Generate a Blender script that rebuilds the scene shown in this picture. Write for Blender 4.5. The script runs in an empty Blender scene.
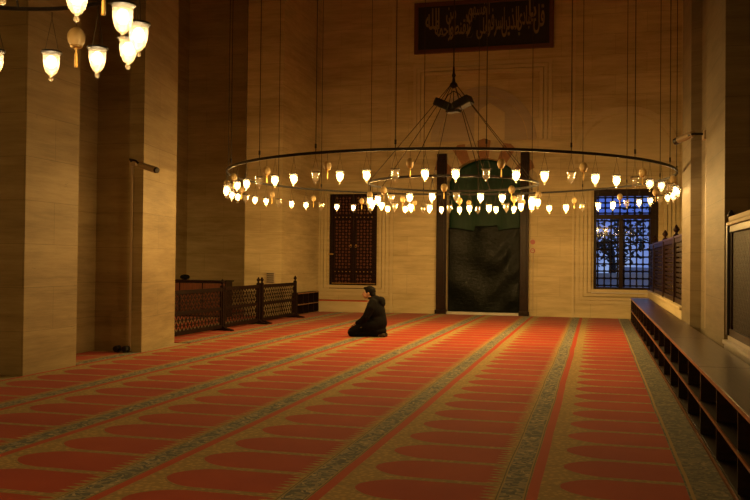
import bpy, bmesh, math, random
from mathutils import Vector, Matrix
random.seed(7)
sc = bpy.context.scene
COL = sc.collection
PI = math.pi
CAM_H = 1.4

# ------------------------------------------------------------------ materials
MATS = {}
class NT:
    def __init__(s, name):
        s.m = bpy.data.materials.new(name); s.m.use_nodes = True
        s.t = s.m.node_tree; s.t.nodes.clear()
        s.out = s.t.nodes.new('ShaderNodeOutputMaterial')
        MATS[name] = s.m
    def n(s, typ, **kw):
        x = s.t.nodes.new(typ)
        for k, v in kw.items():
            setattr(x, k, v)
        return x
    def link(s, a, b): s.t.links.new(a, b)
    def setin(s, node, key, v):
        i = node.inputs[key]
        if hasattr(v, 'is_linked') or isinstance(v, bpy.types.NodeSocket): s.link(v, i)
        else: i.default_value = v
    def math(s, op, a, b=None, c=None, clamp=False):
        x = s.n('ShaderNodeMath', operation=op, use_clamp=clamp)
        s.setin(x, 0, a)
        if b is not None: s.setin(x, 1, b)
        if c is not None: s.setin(x, 2, c)
        return x.outputs[0]
    def mix(s, f, a, b):
        x = s.n('ShaderNodeMix', data_type='RGBA')
        s.setin(x, 0, f)
        s.setin(x, 6, a if isinstance(a, bpy.types.NodeSocket) else (*a, 1))
        s.setin(x, 7, b if isinstance(b, bpy.types.NodeSocket) else (*b, 1))
        return x.outputs[2]
    def coord(s):
        return s.n('ShaderNodeTexCoord').outputs['Object']
    def wcoord(s):
        return s.n('ShaderNodeNewGeometry').outputs['Position']
    def mapped(s, vec, scale):
        x = s.n('ShaderNodeMapping'); s.link(vec, x.inputs[0]); x.inputs['Scale'].default_value = scale
        return x.outputs[0]
    def noise(s, vec, scale, detail=4, rough=.55):
        x = s.n('ShaderNodeTexNoise'); s.link(vec, x.inputs['Vector'])
        x.inputs['Scale'].default_value = scale; x.inputs['Detail'].default_value = detail
        x.inputs['Roughness'].default_value = rough
        return x.outputs[0]
    def ramp(s, f, a, b, lo=0, hi=1):
        x = s.n('ShaderNodeMapRange', interpolation_type='SMOOTHSTEP')
        s.setin(x, 0, f); x.inputs[1].default_value = a; x.inputs[2].default_value = b
        x.inputs[3].default_value = lo; x.inputs[4].default_value = hi
        return x.outputs[0]
    def bsdf(s, color, rough=.6, metal=0, bump=None, bstr=.3, bdist=.01, spec=.5):
        b = s.n('ShaderNodeBsdfPrincipled')
        s.setin(b, 'Base Color', color if isinstance(color, bpy.types.NodeSocket) else (*color, 1))
        s.setin(b, 'Roughness', rough); b.inputs['Metallic'].default_value = metal
        b.inputs['Specular IOR Level'].default_value = spec
        if bump is not None:
            k = s.n('ShaderNodeBump'); k.inputs['Strength'].default_value = bstr
            k.inputs['Distance'].default_value = bdist
            s.link(bump, k.inputs['Height']); s.link(k.outputs[0], b.inputs['Normal'])
        s.link(b.outputs[0], s.out.inputs[0])
        return b

def simple(name, color, rough=.5, metal=0, var=.25, scale=12, spec=.5):
    m = NT(name); c = m.coord()
    nz = m.noise(c, scale)
    col = m.mix(nz, tuple(x * (1 - var) for x in color), tuple(min(1, x * (1 + var)) for x in color))
    m.bsdf(col, rough, metal, nz, .12, .004, spec)
    return m.m

def stone(name, ca, cb, bw=1.35, bh=.52):
    m = NT(name); p = m.wcoord()
    sp = m.n('ShaderNodeSeparateXYZ'); m.link(p, sp.inputs[0])
    h = m.math('ADD', sp.outputs[0], sp.outputs[1])
    cm = m.n('ShaderNodeCombineXYZ'); m.link(h, cm.inputs[0]); m.link(sp.outputs[2], cm.inputs[1])
    br = m.n('ShaderNodeTexBrick'); m.link(cm.outputs[0], br.inputs['Vector'])
    br.offset = .43
    br.inputs['Scale'].default_value = 1
    br.inputs['Brick Width'].default_value = bw; br.inputs['Row Height'].default_value = bh
    br.inputs['Mortar Size'].default_value = .004; br.inputs['Mortar Smooth'].default_value = .3
    br.inputs['Color1'].default_value = (.25, .25, .25, 1); br.inputs['Color2'].default_value = (.85, .85, .85, 1)
    br.inputs['Mortar'].default_value = (0, 0, 0, 1)
    v = m.mapped(p, (1.1, 1.1, 9)); st = m.noise(v, 1.0, 7, .68)
    v2 = m.mapped(p, (.35, .35, 1.5)); bl = m.noise(v2, 1.0, 4, .6)
    v3 = m.mapped(p, (1.5, 1.5, 40)); fine = m.noise(v3, 1.3, 5, .7)
    f = m.math('ADD', m.math('MULTIPLY', m.ramp(st, .3, .7), .34), m.math('MULTIPLY', m.ramp(bl, .3, .7), .42))
    f = m.math('ADD', f, m.math('MULTIPLY', m.ramp(fine, .25, .75), .20))
    bw_ = m.n('ShaderNodeRGBToBW'); m.link(br.outputs['Color'], bw_.inputs[0])
    f = m.math('ADD', f, m.math('MULTIPLY', bw_.outputs[0], .17), clamp=True)
    col = m.mix(f, cb, ca)
    # dark pits and veins of the travertine
    pv = m.mapped(p, (2.2, 2.2, 9)); pit = m.noise(pv, 2.2, 6, .75)
    pm = m.ramp(pit, .27, .38, 1, 0)
    col = m.mix(m.math('MULTIPLY', pm, .5), col, tuple(x * .4 for x in cb))
    col = m.mix(m.math('MULTIPLY', br.outputs['Fac'], .42), col, tuple(x * .45 for x in cb))
    m.bsdf(col, .62, 0, f, .25, .012, .35)
    return m.m

M = {}
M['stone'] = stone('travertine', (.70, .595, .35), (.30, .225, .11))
M['stone_pier_dimmed'] = stone('dimmed_pier_travertine', (.46, .375, .21), (.18, .135, .066))  # travertine with shade put into its colour, for the dimmer left piers
M['stone_dimmed'] = stone('dimmed_travertine', (.24, .19, .105), (.10, .075, .037))  # same travertine darkened further to offset strong lamp light on the right pier
M['stone_plain'] = stone('plain_limestone', (.66, .57, .36), (.46, .38, .21), 3.1, 9)
M['marble_grey'] = stone('grey_marble', (.50, .43, .32), (.33, .27, .19), 6, 3)
M['voussoir_red'] = simple('red_stone', (.27, .13, .06), .7, 0, .3)
M['voussoir_cream'] = simple('cream_stone', (.44, .36, .22), .7, 0, .2)
M['marble_white'] = simple('white_marble', (.55, .52, .48), .28, 0, .15, 5)
M['ceiling'] = simple('plaster_grey', (.30, .25, .20), .9, 0, .15, 1)
M['pave'] = simple('paving_grey', (.22, .23, .25), .8, 0, .2, 1)
M['iron'] = simple('black_iron', (.02, .017, .015), .45, .6, .2)
M['wire'] = simple('dark_wire', (.045, .032, .02), .5, .5, .2)
M['brass'] = simple('old_brass', (.55, .36, .11), .32, .85, .2)
M['egg'] = simple('ostrich_egg', (.62, .46, .22), .42, 0, .12, 20)
M['tassel'] = simple('gold_tassel', (.62, .40, .10), .6, 0, .25, 60)
M['hair'] = simple('black_hair', (.004, .0035, .003), .7, 0, .3, 60, .1)
M['skin'] = simple('skin', (.42, .23, .14), .55, 0, .1, 20)
M['coat'] = simple('black_wool', (.0035, .0033, .0035), .95, 0, .3, 40, .15)
M['trousers'] = simple('dark_trousers', (.0045, .0042, .0046), .9, 0, .3, 40, .1)
M['sock'] = simple('grey_sock', (.05, .04, .03), .9, 0, .2, 60, .2)
M['beige_plastic'] = simple('beige_plastic', (.45, .36, .24), .5, 0, .05)
M['black_plastic'] = simple('black_plastic', (.012, .012, .012), .4, 0, .1)
M['red_plastic'] = simple('red_plastic', (.30, .02, .01), .4, 0, .1)
M['foliage'] = simple('dark_foliage', (.025, .04, .03), .8, 0, .4, 3)
M['bark'] = simple('dark_bark', (.03, .025, .02), .9, 0, .3, 5)
M['outer_wall'] = simple('pale_plaster', (.55, .56, .60), .9, 0, .1, 1)

def wood(name, a, b, rough=.38, axis=(3, 3, 26), spec=.5):
    m = NT(name); c = m.coord(); v = m.mapped(c, axis)
    nz = m.noise(v, 1.6, 6, .6)
    m.bsdf(m.mix(m.ramp(nz, .3, .7), a, b), rough, 0, nz, .15, .003, spec)
    return m.m
M['wood'] = wood('dark_walnut', (.008, .003, .002), (.022, .0075, .004), spec=.15)
M['wood_top'] = wood('varnished_top', (.036, .018, .009), (.075, .038, .018), .30, (18, 2, 2), .35)
M['wood_edge'] = wood('reddish_edge', (.20, .08, .035), (.32, .14, .06), .28, (18, 2, 2))
M['wood_door'] = wood('carved_door_wood', (.085, .022, .010), (.145, .040, .017), .42, (22, 22, 2))
M['wood_gleam'] = wood('gleam_wood', (.15, .07, .022), (.27, .14, .05), .4)  # paler wood imitating the gleam on one carved shutter panel
M['wood_screen'] = wood('screen_frame_wood', (.006, .0022, .0014), (.016, .0055, .003), .6, spec=.12)
M['wood_rack'] = wood('rack_wood', (.008, .0035, .0025), (.018, .007, .0045), .45, spec=.15)

# glass of the lamps: a thin blown wall that lets most light straight through and scatters some
def lamp_glass(name, tr, dif, col):
    m = NT(name)
    t = m.n('ShaderNodeBsdfTransparent'); t.inputs[0].default_value = (1, 1, 1, 1)
    d = m.n('ShaderNodeBsdfTranslucent'); d.inputs[0].default_value = (*col, 1)
    g = m.n('ShaderNodeBsdfGlossy'); g.inputs['Roughness'].default_value = .08
    g.inputs[0].default_value = (.9, .9, .9, 1)
    lw = m.n('ShaderNodeLayerWeight'); lw.inputs[0].default_value = .35
    a = m.n('ShaderNodeMixShader'); a.inputs[0].default_value = dif
    m.link(t.outputs[0], a.inputs[1]); m.link(d.outputs[0], a.inputs[2])
    b = m.n('ShaderNodeMixShader')
    m.link(m.math('MULTIPLY', lw.outputs['Facing'], 1 - tr), b.inputs[0])
    m.link(a.outputs[0], b.inputs[1]); m.link(g.outputs[0], b.inputs[2])
    m.link(b.outputs[0], m.out.inputs[0])
    return m.m
M['glass_lit'] = lamp_glass('frosted_lamp_glass', .8, .22, (1, .93, .8))
M['glass_clear'] = lamp_glass('clear_lamp_glass', .15, .10, (.9, .85, .75))
def emit(name, col, st):
    m = NT(name); e = m.n('ShaderNodeEmission'); e.inputs[0].default_value = (*col, 1); e.inputs[1].default_value = st
    m.link(e.outputs[0], m.out.inputs[0]); return m.m
def bulb_mat(name, col, st):
    m = NT(name); e = m.n('ShaderNodeEmission'); e.inputs[0].default_value = (*col, 1); e.inputs[1].default_value = st
    t = m.n('ShaderNodeBsdfTransparent'); a = m.n('ShaderNodeAddShader')
    m.link(e.outputs[0], a.inputs[0]); m.link(t.outputs[0], a.inputs[1]); m.link(a.outputs[0], m.out.inputs[0])
    m.m.cycles.emission_sampling = 'NONE'
    return m.m
M['bulb'] = bulb_mat('glowing_bulb', (1, .80, .50), 6)
def pane_mat():
    m = NT('window_glass')
    t = m.n('ShaderNodeBsdfTransparent'); t.inputs[0].default_value = (.95, .97, 1, 1)
    g = m.n('ShaderNodeBsdfGlossy'); g.inputs['Roughness'].default_value = .05
    a = m.n('ShaderNodeMixShader'); a.inputs[0].default_value = .012
    m.link(t.outputs[0], a.inputs[1]); m.link(g.outputs[0], a.inputs[2]); m.link(a.outputs[0], m.out.inputs[0])
    return m.m
M['pane'] = pane_mat()
def sheet_mat():
    m = NT('black_plastic_sheet'); c = m.coord()
    nz = m.noise(m.mapped(c, (1.5, 1, 2.2)), 1.6, 5, .6)
    m.bsdf((.005, .007, .006), .2, 0, m.noise(m.mapped(c, (3, 1, 5)), 2.5, 6, .65), .55, .03, .07); return m.m
M['sheet'] = sheet_mat()
def green_mat():
    m = NT('dark_green_cloth'); c = m.coord()
    nz = m.noise(m.mapped(c, (6, 6, .8)), 1.5, 4, .6)
    m.bsdf(m.mix(nz, (.003, .021, .012), (.008, .044, .024)), .6, 0, nz, .3, .03, .3); return m.m
M['green'] = green_mat()

def carpet_mat(x0, pitch, v0, vp, xr):
    m = NT('prayer_carpet_wool'); p = m.wcoord()
    wob = m.noise(m.mapped(p, (1, .6, 1)), 1.1, 2)
    s = m.n('ShaderNodeSeparateXYZ'); m.link(p, s.inputs[0])
    X = m.math('ADD', s.outputs[0], m.math('MULTIPLY', m.math('SUBTRACT', wob, .5), .035)); Y = s.outputs[1]
    q = m.math('DIVIDE', m.math('SUBTRACT', X, x0), pitch)
    u = m.math('MULTIPLY', m.math('SUBTRACT', q, m.math('FLOOR', q)), pitch)      # 0 = centre of a floral band
    row = m.math('FLOOR', q)
    # half-offset of every row along Y so that neighbouring rows do not line up exactly
    yo = m.math('ADD', Y, m.math('ADD', m.math('MULTIPLY', row, .17), m.math('MULTIPLY', m.math('LESS_THAN', row, -1.5), .265)))
    w = m.math('DIVIDE', m.math('SUBTRACT', yo, v0), vp)
    vf = m.math('SUBTRACT', w, m.math('FLOOR', w))
    dv = m.math('MULTIPLY', m.math('ABSOLUTE', m.math('SUBTRACT', vf, .5)), vp)    # distance from niche axis
    # niche outline
    sN = m.math('DIVIDE', m.math('SUBTRACT', u, .27), .30, clamp=True)
    inv = m.math('SUBTRACT', 1, sN)
    half = m.math('MULTIPLY', m.math('POWER', m.math('SUBTRACT', 1, m.math('MULTIPLY', inv, inv)), .62), .232)
    ragged = m.math('MULTIPLY', m.math('SUBTRACT', m.noise(p, 30, 2), .5), .014)
    half = m.math('ADD', half, ragged)
    inn = m.ramp(m.math('SUBTRACT', half, dv), -.004, .008)
    inn = m.math('MULTIPLY', inn, m.ramp(u, .27, .285))
    # comb-shaped end near the next band
    cmb = m.math('PINGPONG', Y, .035)
    endp = m.math('ADD', 1.035, m.math('MULTIPLY', cmb, 2.8))
    endX = m.math('SUBTRACT', endp, u)
    inn = m.math('MULTIPLY', inn, m.ramp(endX, 0, .01))
    # reds and golds
    nl = m.noise(p, .9, 4); nf = m.noise(m.mapped(p, (14, 60, 1)), 1, 4, .7)
    red = m.mix(m.ramp(nl, .3, .7), (.35, .028, .017), (.45, .060, .023))
    red = m.mix(m.math('MULTIPLY', nf, .5), red, (.27, .019, .011))
    vg = m.n('ShaderNodeTexVoronoi'); m.link(p, vg.inputs['Vector']); vg.inputs['Scale'].default_value = 26
    gold = m.mix(m.ramp(vg.outputs['Distance'], .2, .55), (.54, .36, .125), (.33, .225, .075))
    gold = m.mix(m.math('MULTIPLY', nf, .35), gold, (.24, .185, .07))
    # dark outline just outside the niche
    outl = m.math('SUBTRACT', m.ramp(m.math('SUBTRACT', half, dv), -.022, -.014), m.ramp(m.math('SUBTRACT', half, dv), -.012, -.004))
    gold = m.mix(m.math('MULTIPLY', outl, .55), gold, (.12, .10, .05))
    col = m.mix(inn, gold, red)
    # red line beside the band
    rl = m.math('MULTIPLY', m.ramp(u, .088, .094), m.ramp(u, .155, .161, 1, 0))
    col = m.mix(rl, col, (.42, .050, .018))
    # floral band: |u| < .088 (both sides of the cell)
    du = m.math('MINIMUM', u, m.math('SUBTRACT', pitch, u))
    inr = m.math('GREATER_THAN', X, xr - .012)
    band = m.math('MAXIMUM', m.ramp(du, .084, .090, 1, 0), inr)
    v1 = m.n('ShaderNodeTexVoronoi', feature='SMOOTH_F1'); m.link(m.mapped(p, (1, .8, 1)), v1.inputs['Vector']); v1.inputs['Scale'].default_value = 19
    v1.inputs['Smoothness'].default_value = .2
    wv = m.n('ShaderNodeTexNoise'); m.link(p, wv.inputs['Vector']); wv.inputs['Scale'].default_value = 11; wv.inputs['Distortion'].default_value = 2.2
    f1 = m.ramp(wv.outputs[0], .47, .53)
    f2 = m.ramp(v1.outputs['Distance'], .30, .40)
    bc = m.mix(f1, (.075, .090, .095), (.46, .39, .24))
    bc = m.mix(m.math('MULTIPLY', f2, .55), bc, (.11, .125, .11))
    bc = m.mix(m.math('MULTIPLY', inr, .45), bc, (.07, .075, .05))
    edge = m.math('MULTIPLY', m.ramp(du, .068, .072), m.math('SUBTRACT', 1, inr))
    bc = m.mix(edge, bc, (.36, .27, .12))
    edge2 = m.math('MULTIPLY', m.ramp(du, .078, .081), m.math('SUBTRACT', 1, inr))
    bc = m.mix(edge2, bc, (.10, .09, .05))
    rdu = m.math('ABSOLUTE', m.math('SUBTRACT', X, xr + .012))
    bc = m.mix(m.ramp(rdu, .008, .013, 1, 0), bc, (.36, .25, .10))
    col = m.mix(band, col, bc)
    pile = m.noise(p, 170, 2, .7)
    big = m.noise(p, 3, 3)
    hgt = m.math('ADD', m.math('MULTIPLY', pile, .35), m.math('MULTIPLY', big, .65))
    b = m.bsdf(col, .93, 0, hgt, .35, .012, .12)
    b.inputs['Sheen Weight'].default_value = .08
    b.inputs['Sheen Roughness'].default_value = .5
    return m.m
V0 = 5.17
M['carpet'] = carpet_mat(-.48, 1.22, V0, .53, .56)
def aisle_mat():
    m = NT('runner_wool'); p = m.wcoord(); nz = m.noise(p, 40, 3)
    m.bsdf(m.mix(nz, (.36, .045, .022), (.50, .09, .035)), .93, 0, nz, .3, .01, .1); return m.m
M['runner'] = aisle_mat()
M['gilt'] = simple('faded_gilt', (.30, .22, .10), .5, .3, .3, 6)
M['panel_ground'] = simple('panel_black', (.012, .013, .013), .5, 0, .3, 3)
M['panel_frame'] = simple('panel_frame_red', (.11, .04, .018), .5, 0, .3, 5)

# ------------------------------------------------------------------ mesh helpers
def V(*a): return Vector(a)
def nb(): return bmesh.new()
def box(bm, x0, x1, y0, y1, z0, z1, bev=0):
    r = bmesh.ops.create_cube(bm, size=1)
    vs = r['verts']
    for v in vs:
        v.co = Vector(((x0 + x1) / 2 + v.co.x * (x1 - x0), (y0 + y1) / 2 + v.co.y * (y1 - y0), (z0 + z1) / 2 + v.co.z * (z1 - z0)))
    if bev:
        es = list({e for v in vs for e in v.link_edges})
        bmesh.ops.bevel(bm, geom=es, offset=bev, segments=2, affect='EDGES', profile=.6)
    return bm
def frame_of(d):
    d = d.normalized(); a = V(0, 0, 1) if abs(d.z) < .9 else V(1, 0, 0)
    s = d.cross(a).normalized(); return s, s.cross(d).normalized()
def tube(bm, pts, rad, seg=8, closed=False, cap=True):
    pts = [Vector(p) for p in pts]; n = len(pts)
    rs = rad if isinstance(rad, (list, tuple)) else [rad] * n
    rings = []
    prev = None
    for i, p in enumerate(pts):
        if closed: d = pts[(i + 1) % n] - pts[i - 1]
        else: d = pts[min(i + 1, n - 1)] - pts[max(i - 1, 0)]
        s, t = frame_of(d)
        if prev is not None and s.dot(prev) < 0 : s, t = -s, -t
        prev = s
        rings.append([bm.verts.new(p + (s * math.cos(2 * PI * k / seg) + t * math.sin(2 * PI * k / seg)) * rs[i]) for k in range(seg)])
    m = n if closed else n - 1
    for i in range(m):
        a, b = rings[i], rings[(i + 1) % n]
        for k in range(seg):
            try: bm.faces.new((a[k], a[(k + 1) % seg], b[(k + 1) % seg], b[k]))
            except ValueError: pass
    if cap and not closed:
        bm.faces.new(rings[0][::-1]); bm.faces.new(rings[-1])
    return bm
def lathe(bm, prof, seg=16, c=(0, 0, 0), caps=False):
    c = Vector(c); rings = []
    for r, z in prof:
        if r < 1e-5: rings.append([bm.verts.new(c + V(0, 0, z))])
        else: rings.append([bm.verts.new(c + V(r * math.cos(2 * PI * k / seg), r * math.sin(2 * PI * k / seg), z)) for k in range(seg)])
    for a, b in zip(rings, rings[1:]):
        for k in range(seg):
            A = [a[k % len(a)], a[(k + 1) % len(a)], b[(k + 1) % len(b)], b[k % len(b)]]
            A = list(dict.fromkeys(A))
            if len(A) > 2:
                try: bm.faces.new(A)
                except ValueError: pass
    if caps:
        for R_ in (rings[0], rings[-1]):
            if len(R_) > 2:
                try: bm.faces.new(R_)
                except ValueError: pass
    return bm
def ball(bm, c, r, sx=1, sy=1, sz=1, u=12, v=8, rot=None):
    mt = Matrix.Translation(Vector(c)) @ (rot.to_4x4() if rot else Matrix.Identity(4)) @ Matrix.Diagonal((sx, sy, sz, 1))
    bmesh.ops.create_uvsphere(bm, u_segments=u, v_segments=v, radius=r, matrix=mt); return bm
def prism(bm, poly, h0, h1, axis='z'):
    """extrude a 2-D polygon: axis z -> (x,y) between z h0..h1 ; axis y -> (x,z) between y h0..h1 ; axis x -> (y,z)"""
    def P(a, b, h): return {'z': V(a, b, h), 'y': V(a, h, b), 'x': V(h, a, b)}[axis]
    A = [bm.verts.new(P(a, b, h0)) for a, b in poly]; B = [bm.verts.new(P(a, b, h1)) for a, b in poly]
    bm.faces.new(A); bm.faces.new(B[::-1])
    n = len(poly)
    for i in range(n): bm.faces.new((A[i], A[(i + 1) % n], B[(i + 1) % n], B[i]))
    return bm
def wloc(o):
    v = Vector((0, 0, 0))
    while o: v = v + o.location; o = o.parent
    return v
def obj(name, bm, mat, parent=None, smooth=False, kind=None, local=False):
    """parts are modelled in world coordinates (local=False) and moved into the frame of their parent"""
    bmesh.ops.recalc_face_normals(bm, faces=bm.faces)
    if parent and not local:
        bmesh.ops.translate(bm, verts=bm.verts, vec=-wloc(parent))
    me = bpy.data.meshes.new(name); bm.to_mesh(me); bm.free()
    if smooth:
        for p in me.polygons: p.use_smooth = True
    me.materials.append(mat if not isinstance(mat, str) else M[mat])
    o = bpy.data.objects.new(name, me); COL.objects.link(o)
    if parent: o.parent = parent
    if kind: o['kind'] = kind
    return o
def thing(name, label, cat, loc=(0, 0, 0), group=None):
    o = bpy.data.objects.new(name, None); COL.objects.link(o); o.location = loc
    o.empty_display_size = .1
    o['label'] = label; o['category'] = cat
    if group: o['group'] = group
    return o
def tag(o, label, cat, group=None):
    o['label'] = label; o['category'] = cat
    if group: o['group'] = group
    return o
def struct(name, bm, mat, parent=None): return obj(name, bm, mat, parent, kind=None if parent else 'structure')
def sempty(name, loc):
    o = bpy.data.objects.new(name, None); COL.objects.link(o); o.location = loc; o['kind'] = 'structure'; return o
def origin_to(o, loc):
    """move the origin of a one-mesh thing to loc without moving the mesh"""
    loc = Vector(loc); o.data.transform(Matrix.Translation(o.location - loc)); o.location = loc; return o
def kids(o): return [c for c in bpy.data.objects if c.parent == o]
def copy_tree(o, parent=None):
    c = o.copy(); COL.objects.link(c); c.parent = parent
    for ch in kids(o): copy_tree(ch, c)
    return c

# ------------------------------------------------------------------ the room
W = 22.5            # face of the far wall
TOP = 12.0
XL, XR, YB = -11.5, 3.0, -6.0
struct('floor', box(nb(), XL - .5, XR + .5, YB - .5, W + .8, -.3, 0), 'stone_plain')
struct('ceiling', box(nb(), XL - .5, XR + .5, YB - .5, W + .8, TOP, TOP + .3), 'ceiling')
struct('wall_left', box(nb(), XL - .5, XL, YB, W, 0, TOP), 'stone')
struct('wall_back', box(nb(), XL - .5, XR + .5, YB - .5, YB, 0, TOP), 'stone')
# far wall with the portal, the window and the shuttered niche left open
DX0, DX1, DZS, DZT = -3.86, -1.92, 3.55, 4.16        # portal: jambs, springing, crown
DC = (DX0 + DX1) / 2; DHW = (DX1 - DX0) / 2
AR = (DHW ** 2 + (DZT - DZS) ** 2) / (2 * (DZT - DZS)); AZ = DZT - AR
WX0, WX1, WZ0, WZ1 = -.06, 1.52, .67, 3.30
SX0, SX1, SZ0, SZ1 = -7.16, -5.80, .61, 3.32
Y1 = W + .8
bm = nb()
box(bm, XL - .5, SX0, W, Y1, 0, TOP)
box(bm, SX0, SX1, W, Y1, 0, SZ0); box(bm, SX0, SX1, W, Y1, SZ1, TOP); box(bm, SX0, SX1, W + .3, Y1, SZ0, SZ1)
box(bm, SX1, DX0, W, Y1, 0, TOP)
box(bm, DX1, WX0, W, Y1, 0, TOP)
box(bm, WX0, WX1, W, Y1, 0, WZ0); box(bm, WX0, WX1, W, Y1, WZ1, TOP)
box(bm, WX1, XR + .5, W, Y1, 0, TOP)
box(bm, DX0, DX1, W, Y1, DZT + .02, TOP)
def arc(cx, cz, r, a0, a1, n): return [(cx + r * math.cos(a0 + (a1 - a0) * i / n), cz + r * math.sin(a0 + (a1 - a0) * i / n)) for i in range(n + 1)]
ang = math.asin(DHW / AR)
pts = arc(DC, AZ, AR, PI / 2 + ang, PI / 2 - ang, 24)
for (xa, za), (xb, zb) in zip(pts, pts[1:]):
    prism(bm, [(xa, za), (xb, zb), (xb, DZT + .02), (xa, DZT + .02)], W, Y1, 'y')
struct('wall_far', bm, 'stone')
# right wall (outer) with openings behind the screens
struct('wall_right', box(nb(), XR, XR + .5, YB, W, 0, TOP), 'stone')
# left row of piers
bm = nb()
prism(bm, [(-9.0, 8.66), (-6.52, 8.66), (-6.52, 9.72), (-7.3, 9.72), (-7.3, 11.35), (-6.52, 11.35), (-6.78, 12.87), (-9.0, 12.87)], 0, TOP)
struct('wall_left_pier', bm, 'stone_pier_dimmed')
struct('wall_left_corner', box(nb(), -8.44, -7.46, 19.6, W, 0, TOP), 'stone')
# nearer part of pier A only starts at 8.75: the rest stands outside the frame
struct('trim_1', box(nb(), -7.0, -6.50, 11.32, 11.35, 0, .62), 'stone_pier_dimmed')
# right pier between the two screens, with its shallow groove
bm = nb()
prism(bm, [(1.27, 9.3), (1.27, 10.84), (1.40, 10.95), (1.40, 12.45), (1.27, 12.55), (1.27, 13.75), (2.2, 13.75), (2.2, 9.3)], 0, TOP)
struct('wall_right_pier', bm, 'stone_dimmed')
# marble ledges under the screens
bm = nb(); box(bm, 1.27, 1.70, 13.76, W, 0, .70); box(bm, 1.235, 1.52, 13.76, W, .70, .745, .01)
struct('trim_2', bm, 'stone_plain')
bm = nb(); box(bm, 1.27, 1.75, 4.5, 9.29, 0, .60); box(bm, 1.25, 1.55, 4.5, 9.28, .60, .64, .01); box(bm, 1.30, 1.52, 4.5, 9.28, .64, .69, .012)
struct('trim_3', bm, 'marble_white')

# ---- mouldings of the far wall
def molding(name, x0, x1, z0, z1, w, d, mat='stone_plain', bottom=True, steps=2):
    bm = nb()
    for k in range(steps):
        a = w * k / steps; dd = d * (k + 1) / steps
        A, B, C, D = x0 + a, x1 - a, z0 + (a if bottom else 0), z1 - a
        ww = w / steps * .8
        box(bm, A, A + ww, W - dd, W, C, D); box(bm, B - ww, B, W - dd, W, C, D)
        box(bm, A + ww, B - ww, W - dd, W, D - ww, D)
        if bottom: box(bm, A + ww, B - ww, W - dd, W, C, C + ww)
    return struct(name, bm, mat)
molding('trim_4', -4.82, -1.13, 4.62, 6.72, .34, .07, bottom=False, steps=3)
molding('trim_5', -7.50, -5.46, .45, 3.52, .30, .06, steps=3)
molding('trim_6', -.50, 2.02, .36, 3.72, .40, .08, steps=4)
bm = nb()                                           # vertical reeds right of the window
for x in (2.05, 2.25, 2.5, 2.62, 2.8): box(bm, x, x + .09, W - .05, W, 0, TOP)
struct('trim_7', bm, 'stone_plain')
# pilaster strips on the far wall
bm = nb(); box(bm, -5.42, -5.34, W - .04, W, 0, TOP); box(bm, -.60, -.54, W - .035, W, 0, TOP)
struct('trim_8', bm, 'stone_plain')
# blind pointed arch above the portal and the round-headed one above the window
def pointed(cx, z0, hw, hz, n=16):
    """outline of a pointed arch (left foot to right foot)"""
    r = (hz * hz + hw * hw) / (2 * hw); cxr = cx - hw + r
    a1 = math.atan2(hz, (cx - cxr)); L = [(cxr + r * math.cos(PI + (a1 - PI) * i / n), z0 + r * math.sin(PI + (a1 - PI) * i / n)) for i in range(n + 1)]
    Rr = [(2 * cx - x, z) for x, z in L[-2::-1]]
    return L + Rr
def arch_band(name, cx, z0, hw, hz, t, d, mat):
    bm = nb(); O = pointed(cx, z0, hw, hz); I = pointed(cx, z0, hw - t, hz - t * 1.1)
    for i in range(len(O) - 1): prism(bm, [O[i], O[i + 1], I[i + 1], I[i]], W - d, W, 'y')
    return struct(name, bm, mat)
arch_band('trim_9', -2.93, 4.62, 1.40, 1.45, .22, .035, 'marble_grey')
bm = nb(); prism(bm, pointed(-2.93, 4.62, 1.16, 1.18), W - .012, W, 'y'); struct('trim_10', bm, 'marble_grey')
bm = nb(); prism(bm, [(-3.15, 4.62), (-2.35, 4.62), (-2.35, 5.35), (-2.75, 5.62), (-3.15, 5.35)], W - .024, W - .012, 'y'); struct('trim_11', bm, 'stone_plain')
bm = nb(); prism(bm, pointed(.72, 4.0, 1.18, 1.22), W - .01, W, 'y'); struct('trim_16', bm, 'stone_plain')
arch_band('trim_12', .72, 4.15, 1.30, 1.25, .14, .03, 'stone_plain')
bm = nb(); box(bm, -.62, 2.0, W - .03, W, 3.86, 3.95); struct('trim_13', bm, 'stone_plain')
# voussoirs of the portal, red and cream by turns
NV = 11
for k in range(NV):
    a0 = PI / 2 + ang * 1.12 - 2.24 * ang * k / NV; a1 = PI / 2 + ang * 1.12 - 2.24 * ang * (k + 1) / NV
    ro = AR + .40 + (.07 if k % 2 else 0)
    P = [(DC + AR * math.cos(a0), AZ + AR * math.sin(a0)), (DC + ro * math.cos(a0), AZ + ro * math.sin(a0)),
         (DC + (ro + .05) * math.cos((a0 + a1) / 2), AZ + (ro + .05) * math.sin((a0 + a1) / 2)),
         (DC + ro * math.cos(a1), AZ + ro * math.sin(a1)), (DC + AR * math.cos(a1), AZ + AR * math.sin(a1))]
    bm = nb(); prism(bm, P, W - .03, W - .001, 'y')
    struct('trim_%d' % (20 + k), bm, 'voussoir_red' if k % 2 else 'voussoir_cream')
struct('portal_light_stop', box(nb(), DX0 - .1, DX1 + .1, W + .82, W + .9, -.2, DZT + .3), 'panel_ground')  # added dark backing, stops outside light leaking in round the portal sheet
# threshold of the portal
struct('trim_14', box(nb(), DX0, DX1, W - .05, W + .5, 0, .07, .01), 'marble_white')
# stone step below the shutters with its red runner
struct('trim_15', box(nb(), -7.42, -5.55, 22.02, W, 0, .30, .015), 'stone_plain')
r = obj('carpet_runner', box(nb(), -7.38, -5.58, 22.05, 22.43, .30, .325, .005), 'runner')
tag(origin_to(r, (-6.5, 22.2, .30)), 'narrow red runner lying on the stone step below the carved shutters', 'rug')

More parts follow.
